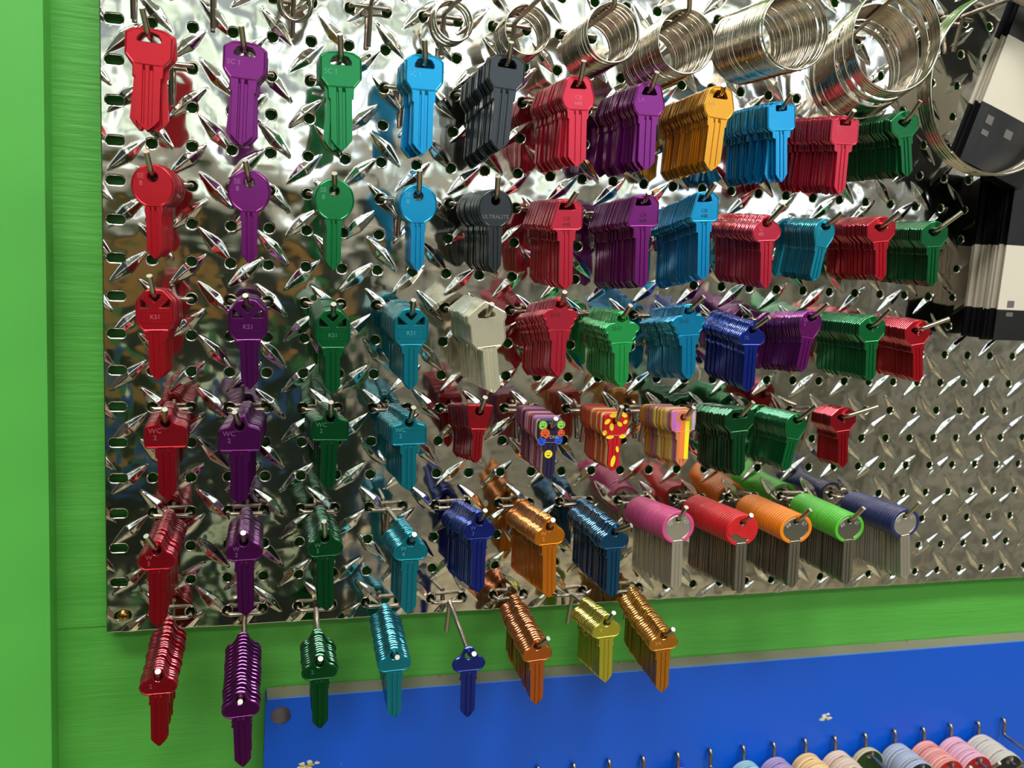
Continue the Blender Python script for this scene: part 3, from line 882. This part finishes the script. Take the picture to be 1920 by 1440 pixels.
def build_stack(row, i, spec):
    sh, col, hx, hy, bx, by, wpx, z0, fan, txt = spec
    S = SHAPES[sh]
    c = 1.5 + 2 * i; r = ROWI[row]
    X, Y = at(hx, hy, ZF)
    Xb, Yb = at(bx, by, ZF)
    wi = at(hx + wpx / 2, hy, ZF)[0] - at(hx - wpx / 2, hy, ZF)[0]
    Lr = math.hypot(Xb - X, Yb - Y)
    ang = -math.asin(max(-1, min(1, (Xb - X) / Lr)))
    sx = wi * IN; sy = Lr / abs(S['end']) * IN
    # hook
    tip = at(*TIPS[row][i], 3.68)
    elbow = (X + (X - c) * .04, Y + .03, ZF + .12)
    special = sh in ('coated',)
    cw = dict(COLW); cw.update(multi='dark smiley-dotted', petal='red yellow-petalled', stripe='rainbow-striped')
    if special: cw.update(pink='pink', red='scarlet', orange='bright orange', lime='lime green', navy='dark navy')
    desc = cw[col] + ' key blank with ' + SHN[sh]
    short = cw[col] + ' keys with ' + SHN[sh]
    make_hook(c, r, elbow, (tip[0], tip[1], 3.68), 'steel wire hook in the %s holding the %s' % (ROWW[row], short))
    base = (c, -r + .05, .44)
    n = max(1, int(round((ZF - z0) / PITCH)) + 1)
    # materials
    if sh == 'printed':
        base_c = dict(multi=(34, 26, 66), petal=(196, 16, 34), stripe=(214, 130, 90))[col]
        km = mat('print_base_' + col, base_c, .35, .1, .4)
    elif special: km = key_steel if col in ('red', 'orange', 'lime') else key_steel_l
    else: km = key_mat(col)
    outl = [(x * sx, y * sy) for x, y in S['o']]; hol = [[(x * sx, y * sy) for x, y in h] for h in S['h']]
    t = KT
    ch = .012 * IN
    global EDGE
    EDGE = 0 if sh == 'printed' or special else 1
    bowb = MB(); head_and_collar(bowb, outl, hol, S, sx, sy, t, ch); raised_rim(bowb, clip_half(outl, 1, HB[sh] * sy, 1), t, .045 * IN, .008 * IN)
    hbz = HB[sh] * sy; bw_ = S['bw'] * sx * 1.25
    if sh == 'kcut':
        for (xa, xb, za, zb) in ((-.38, .38, -.385, -.365), (-.38, .38, -.64, -.62), (-.38, -.36, -.64, -.365), (.36, .38, -.64, -.365)):
            bowb.box((xa * sx, -t / 2 - .008 * IN, za * sy), (xb * sx, -t / 2 + .001 * IN, zb * sy))
    blb = MB(); blade_part(blb, S, sx, sy, t)
    both = MB(); head_and_collar(both, outl, hol, S, sx, sy, t, ch); blade_part(both, S, sx, sy, t)
    EDGE = 0
    fmats = [km]
    if sh != 'printed' and not special: fmats = [km, mat('cut_edge_' + col, lighten(COL[col], .27), .22, .85, .5)]
    bow_me = bowb.mesh('bow', fmats); bl_me = blb.mesh('blade', fmats); key_me = both.mesh('key', fmats)
    alts = None
    if sh == 'printed':
        alts = []
        for q, cc in enumerate(PICK[col]):
            me2 = key_me.copy(); me2.materials.clear(); me2.materials.append(mat('edge_%s_%d' % (col, q), cc, .45, .1)); alts.append(me2)
    cov_me = cov_front = None
    if special:
        cm = mat('plastic_' + col, COATC[col], .38)
        # C-shaped rim, open at the bottom
        def crim(a_gap, ro, ri, cy):
            A0 = -PI / 2 + a_gap; A1 = 1.5 * PI - a_gap
            o_ = circ(0, cy, ro, 40, A0, A1); i_ = circ(0, cy, ri, 40, A0, A1)
            e1 = [(math.cos(A1) * (ro + ri) / 2 + .04, cy + math.sin(A1) * (ro + ri) / 2 - .05)]
            e0 = [(math.cos(A0) * (ro + ri) / 2 - .04, cy + math.sin(A0) * (ro + ri) / 2 - .05)]
            return o_ + e1 + list(reversed(i_)) + e0
        kk = sy / sx if sy < sx * 1.3 else 1.0
        o_ = [(x * sx, y * sy) for x, y in crim(.42, .5, .385, -.27)]
        b = MB(); plate_part(b, o_, [], PITCH * IN * .88, .020 * IN)
        cov_me = b.mesh('plastic_rim', [cm])
        if col == 'red':
            # cap that hides the upper part of the head, wavy lower border
            pts = [(x, y) for x, y in circ(0, -.27, .47, 26, -.12 * PI, 1.0 * PI)] + [(-.40, -.40), (-.22, -.36), (.0, -.50), (.22, -.56), (.38, -.48)]
            b = MB(); plate_part(b, [(x * sx, y * sy) for x, y in pts], [[(x * sx, y * sy) for x, y in circ(0, -.04, .10, 16)]], .03 * IN, .006 * IN, 0, -t / 2 - .016 * IN)
            cov_front = b.mesh('plastic_cap', [cm])
    for k in range(n):
        front = k == n - 1
        z = ZF - (n - 1 - k) * PITCH
        if n > 12 and sh in ('flared',) and k < 2: z -= .35
        u = (z - .44) / (ZF - .44)
        px = base[0] + (X - base[0]) * u; py = base[1] + (Y - base[1]) * u
        back_ang = ang * (.35 + .65 * u)
        if front: a = ang
        else: a = (back_ang if sh in ('flared',) or row != 'A' else ang * .6 + math.radians(fan) * .35) + math.radians(random.gauss(0, fan * .55)) 
        if sh == 'flared': a = ang + math.radians(random.gauss(0, .4))
        loc = W(px, py, z)
        jit = 0 if front else random.gauss(0, .011) * IN
        lab = desc + (', frontmost on its hook, ' if front else ', behind the frontmost on its hook, ') + ROWW[row]
        if n == 1: lab = 'single ' + desc + ' alone on its hook, bottom row'
        grp = None if front else '%s, %s' % (short, ROWW[row])
        cat = 'key blank'
        if front or special:
            root = bpy.data.objects.new(KIND[sh], None); C.objects.link(root)
            root.location = loc; root.rotation_euler = (0, a, 0)
            tag(root, lab, cat, grp)
            if front:
                ob = link('bow', bow_me, root); oc = link('blade', bl_me, root)
                if special: pass
            else:
                link('metal_blank', key_me, root)
            if special:
                oo = link('plastic_rim', cov_me, root); oo['label'] = cw[col] + ' plastic rim'
                if front and cov_front: link('plastic_cap', cov_front, root)
            if front and txt:
                if special or sh == 'printed': lm = mat('stamp_light', (200, 196, 200), .4, .3)
                else:
                    lm = mat('stamp_' + col, lighten(COL[col], .32), .4, .5)
                    if sh in ('trap',) or (sh == 'scallop'): lm = mat('stampdark_' + col, tuple(int(q * .55) for q in COL[col]), .5, .3)
                letter_obj(root, txt, S, sx, sy, lm, t / 2 + .004 * IN)
            if front and special:
                for s_ in (-1, 1):
                    letter_obj2 = text_mesh('68' if s_ < 0 else '67', .15 * sx, 'stamped_number')
                    letter_obj2.materials.clear(); letter_obj2.materials.append(mat('stamp_light', (200, 196, 200), .4, .3))
                    if col != 'red':
                        q = link('stamped_number', letter_obj2, root, (s_ * .24 * sx, -t / 2 - .004 * IN, -.13 * sy), (PI / 2, s_ * .5, 0))
            if front and sh == 'printed': decorate(root, col, S, sx, sy, t)
        else:
            me = key_me if alts is None else random.choice(alts)
            o = link(KIND[sh], me, None, loc + Vector((jit, 0, jit)), (0, a, 0))
            tag(o, lab, cat, grp)


for row in 'ABCDEF':
    for i, sp in enumerate(STK[row]): build_stack(row, i, sp)

# ------------------------------------------------------------------ split key rings
def ring_mesh(R, wr, seg=44, name='split_ring'):
    b = MB(); pts = []
    turns = 1.9; n = int(seg * turns)
    for k in range(n + 1):
        a = 2 * PI * k / seg + PI * .3
        d = (k / n - .5) * 2 * wr * 1.02
        pts.append(Vector((R * math.cos(a), d, R * math.sin(a))))
    b.tube(pts, wr, 7)
    return b.mesh(name, [ringm])


# (column, row, rod px at the front, Z front, first Z, ring diameter px, wire, count, where)
RINGS = [(8.5, -1, (852, 8), 1.6, 1.0, 78, .032, 5, 'above the sky blue octagonal keys', 'small'),
         (4.5, -1, (556, -14), 1.5, 1.0, 62, .045, 5, 'above the green octagonal keys', 'tiny'),
         (10.5, -1, (992, 16), 1.9, .75, 94, .025, 12, 'above the black octagonal keys', 'small'),
         (12.5, -1, (1152, 13), 3.25, 1.0, 112, .027, 22, 'above the pinkish red wedge-headed keys', 'medium'),
         (14.5, -1, (1291, 24), 3.25, .7, 122, .028, 24, 'above the purple wedge-headed keys', 'medium'),
         (17.5, -2, (1497, -10), 3.25, .7, 150, .029, 25, 'above the sky blue square keys', 'large'),
         (21.5, -2, (1693, -22), 3.25, .6, 204, .034, 26, 'above the green hexagonal keys', 'very large'),
         (25.5, -3, (1905, -6), 3.1, 2.5, 345, .045, 5, 'beside the black and white packets', 'huge')]
for (c, r, px, zf, z0, dpx, wr, n, where, sz) in RINGS:
    X, Y = at(px[0], px[1], zf)
    top = at(px[0], px[1], zf); bot = at(px[0], px[1] + dpx, zf)
    D = top[1] - bot[1]; R = D / 2
    me = ring_mesh(R * IN, wr * IN, 44 if dpx < 160 else 72)
    u1 = 3.3
    full = lambda Z: (c + (X - c) * (Z - .44) / (zf - .44), -r + .05 + (Y + r - .05) * (Z - .44) / (zf - .44))
    e = full(u1)
    make_hook(c, r, (e[0], e[1], u1), (e[0] - .25, e[1] + .55, 3.7), 'steel wire hook holding the %s split rings %s' % (sz, where))
    for k in range(n):
        z = z0 + (zf - z0) * (k / max(1, n - 1)) if n > 1 else zf
        if c == 21.5:    # loose ones at the back, a tight bunch, a gap and loose ones in front
            z = [.6, .72, .98, 1.06][k] if k < 4 else 1.25 + .065 * (k - 4) if k < 18 else [2.45, 2.53, 2.61, 2.86, 2.94, 3.05, 3.13, 3.25][k - 18]
        elif n > 10: z += random.gauss(0, .012)
        q = full(z)
        tilt = random.gauss(0, .004 if c > 24 else .008 if n > 8 else .16)
        o = link('split_ring', me, None, W(q[0] + random.gauss(0, .009), q[1] - R + RR + wr + .0, z), (tilt * .5, random.uniform(0, 6.28), tilt))
        if n <= 5 and c < 20: o.rotation_euler = (random.uniform(-.3, .3), random.uniform(0, 6), random.uniform(-.5, .5))
        if k == n - 1: tag(o, '%s steel split ring, frontmost of those %s' % (sz, where), 'key ring')
        else: tag(o, '%s steel split ring, behind the frontmost of those %s' % (sz, where), 'key ring', 'split rings ' + where)
# bare hooks of the ring row
for c, w in ((.6, 'above the red octagonal keys'), (2.5, 'between the red and purple octagonal keys'), (6.5, 'between the green and sky blue octagonal keys')):
    make_hook(c, -1, (c - .05, 1.35, 3.3), (c - .2, 1.9, 3.7), 'empty steel wire hook at the top edge, ' + w)

# ------------------------------------------------------------------ painted keys hanging on the blue panel
HK = [(1010, 1438, None), (1077, 1432, None), (1143, 1425, None), (1207, 1419, None), (1272, 1412, (196, 120, 160)), (1333, 1405, None), (1395, 1399, (150, 190, 205)), (1452, 1393, (160, 140, 185)),
      (1511, 1386, (226, 188, 130)), (1567, 1381.5, (214, 190, 170)), (1624, 1376, (196, 186, 160)), (1679, 1369, (160, 172, 192)), (1733, 1365, (222, 150, 140)), (1784, 1358, (220, 168, 184)),
      (1836, 1354, (206, 198, 188)), (1884, 1348, None)]
FACE = {1624: (26, 58, 18), 1679: (24, 24, 30), 1733: (168, 14, 26), 1784: (150, 12, 30), 1836: (20, 20, 22), 1567: (200, 190, 190), 1511: (220, 190, 150), 1452: (120, 90, 150), 1395: (100, 150, 180), 1272: (180, 80, 120)}
NM = {1624: 'dark green', 1679: 'grey-blue rimmed black', 1733: 'salmon-rimmed red', 1784: 'pink-rimmed red', 1836: 'cream-rimmed black', 1567: 'beige', 1511: 'pale orange', 1452: 'lilac', 1395: 'pale aqua', 1272: 'pink'}
SP = SHAPES['painted']
for hi, (x, y, colr) in enumerate(HK):
    X, Y = at(x, y, .26)
    root = bpy.data.objects.new('panel_hook', None); C.objects.link(root)
    org = W(X, Y - .1, .1); root.location = org
    T = lambda a, bb, c_: W(a, bb, c_) - org
    yl = Y - .62
    b = MB(); b.tube(fillet([T(X, Y - .12, .04), T(X, Y - .02, .22), T(X, Y - .18, .30), T(X, yl, .32), T(X + .02, yl - .06, 2.2), T(X + .02, yl + .45, 2.6)], .12 * IN, 6), .066 * IN, 10, 0, True, 1)
    b.obj('arm', [steel, steel_end], root)
    nxt = 'steel hook on the blue panel holding the %s round painted keys' % NM[x] if colr else None
    if not colr:
        nxt = {1884: 'empty steel hook on the blue panel, rightmost of its row', 1333: 'empty steel hook on the blue panel just left of the pale aqua keys'}.get(x, 'bare steel hook tip of the leftmost four hooks on the blue panel')
    tag(root, nxt, 'hook', 'leftmost bare hooks on the blue panel' if x < 1250 else None)
    if not colr: continue
    wpx = 55; sx = (at(x + wpx / 2, y, .5)[0] - at(x - wpx / 2, y, .5)[0]) * IN
    sy = sx
    n = {1624: 2, 1836: 12, 1272: 3}.get(x, 11)
    outl = [(a * sx, c_ * sy) for a, c_ in SP['o']]; hol = [[(a * sx, c_ * sy) for a, c_ in h] for h in SP['h']]
    b = MB(); plate_part(b, outl, hol, .105 * IN, .02 * IN); blade_part(b, SP, sx, sy, .08 * IN)
    for k in range(n):
        v = random.uniform(-14, 14)
        cc = tuple(int(max(0, min(255, q + v + random.uniform(-6, 6)))) for q in colr)
        if k == 0 or k % 3 == 0 or True:
            em = mat('painted_edge_%d_%d' % (x, k % 4), cc, .5)
        z = .44 + k * .118 + (.04 if (k // 3) % 2 else 0)
        loc = W(X + (.07 if (k // 3) % 2 else 0) * .3, yl + .0, z)
        if k == n - 1:
            kr = bpy.data.objects.new('painted_key_blank', None); C.objects.link(kr); kr.location = loc
            tag(kr, '%s round painted key blank, frontmost on its blue panel hook' % NM[x], 'key blank')
            link('key_body', b.mesh('key_body', [em]), kr)
            fb = MB(); ins = inset(dedupe(outl[:]), .035 * IN)
            plate_part(fb, ins, [inset(dedupe(hol[0]), -.02 * IN)], .012 * IN, .003 * IN, 0, -.055 * IN)
            o2 = link('printed_face', fb.mesh('printed_face', [mat('face_%d' % x, FACE[x], .35)]), kr)
        else:
            o = link('painted_key_blank', b.mesh('key_body', [em]), None, loc, (0, random.gauss(0, .02), 0))
            tag(o, '%s round painted key blank, behind the frontmost on its blue panel hook' % NM[x], 'key blank', NM[x] + ' painted keys on the blue panel')

# ------------------------------------------------------------------ black and white packets at the right
pk_b = mat('packet_black', (26, 26, 28), .38); pk_w = mat('packet_white', (214, 206, 190), .5); pk_t = mat('packet_print', (104, 100, 98), .5)
add_noise_bump(pk_w, (1, 1, 1), 60, .3, .001); add_noise_bump(pk_b, (1, 1, 1), 60, .3, .001)


def packet_mesh(w, h, z1, z2, t):
    """soft flat bag; top of bag at z=0; black / white / black bands meet at z1 and z2"""
    b = MB(); nx, zs = 8, sorted(set([0, -.03 * h, z1, z2, -h * .97, -h] + list(np.linspace(0, -h, 14))), reverse=True)
    def th(u, v): return t * (1 - abs(2 * u - 1) ** 2.5) * (1 - abs(2 * v - 1) ** 6) + .0004
    for side in (-1, 1):
        vs = [(w * i / nx, side * th(i / nx, -z / h), z) for z in zs for i in range(nx + 1)]
        for r in range(len(zs) - 1):
            zm = (zs[r] + zs[r + 1]) / 2
            mi = 1 if z2 < zm < z1 else 0
            fs = []
            for i in range(nx):
                f = (r * (nx + 1) + i, (r + 1) * (nx + 1) + i, (r + 1) * (nx + 1) + i + 1, r * (nx + 1) + i + 1)
                fs.append(f if side < 0 else tuple(reversed(f)))
            used = vs
            b.add([vs[q] for f in fs for q in f], [tuple(range(4 * j, 4 * j + 4)) for j in range(len(fs))], mi, False)
    return b.mesh('bag', [pk_b, pk_w])


def packets(px, py, ybands, ybot, zf, zb, n, rot, where, widthin=2.6, shift=0.0):
    X, Y = at(px, py, zf)
    s = lambda yy: (Y - at(px, yy, zf)[1]) * IN
    h = s(ybot); z1 = -s(ybands[0]); z2 = -s(ybands[1])
    me = packet_mesh(widthin * IN, h, z1, z2, .035 * IN)
    for k in range(n):
        z = zb + (zf - zb) * k / (n - 1)
        front = k == n - 1
        loc = W(X + (random.gauss(0, .05) if not front else 0) + shift * (zf - z), Y + random.gauss(0, .03), z)
        root = bpy.data.objects.new('flat_packet', None); C.objects.link(root)
        root.location = loc; root.rotation_euler = (0, rot + (0 if front else random.gauss(0, .012)), 0)
        tag(root, 'white-banded black packet, %s in the %s bunch, right edge' % ('frontmost' if front else 'behind the frontmost', where), 'packet', None if front else 'packets in the %s bunch' % where)
        link('bag', me, root)
        if front:
            b = MB()
            for (xa, xb, za, zb_) in ((.35, .62, .76, .80), (.35, .62, .83, .855), (1.2, 1.5, .78, .82)):
                b.box((xa * IN, -.05 * IN, -zb_ * h), (xb * IN, -.045 * IN, -za * h))
            b.obj('printed_label', [pk_t], root)
    return X, Y, h


packets(1907, 322, (462, 583), 640, 2.0, .45, 13, 0.0, 'lower')
packets(1950, -90, (80, 215), 330, 2.2, 1.75, 4, math.radians(17), 'upper')
for (px, py, rr_, zf, w) in ((1985, 318, 1, 2.0, 'lower'), (2040, -60, -3, 2.2, 'upper')):
    X, Y = at(px, py, zf)
    make_hook(round(X) + .5, -round(Y + .2) if False else rr_, (round(X) + .5, Y, zf + .2), (round(X) + .4, Y + .5, zf + .6), 'steel wire hook holding the %s bunch of black and white packets' % w)
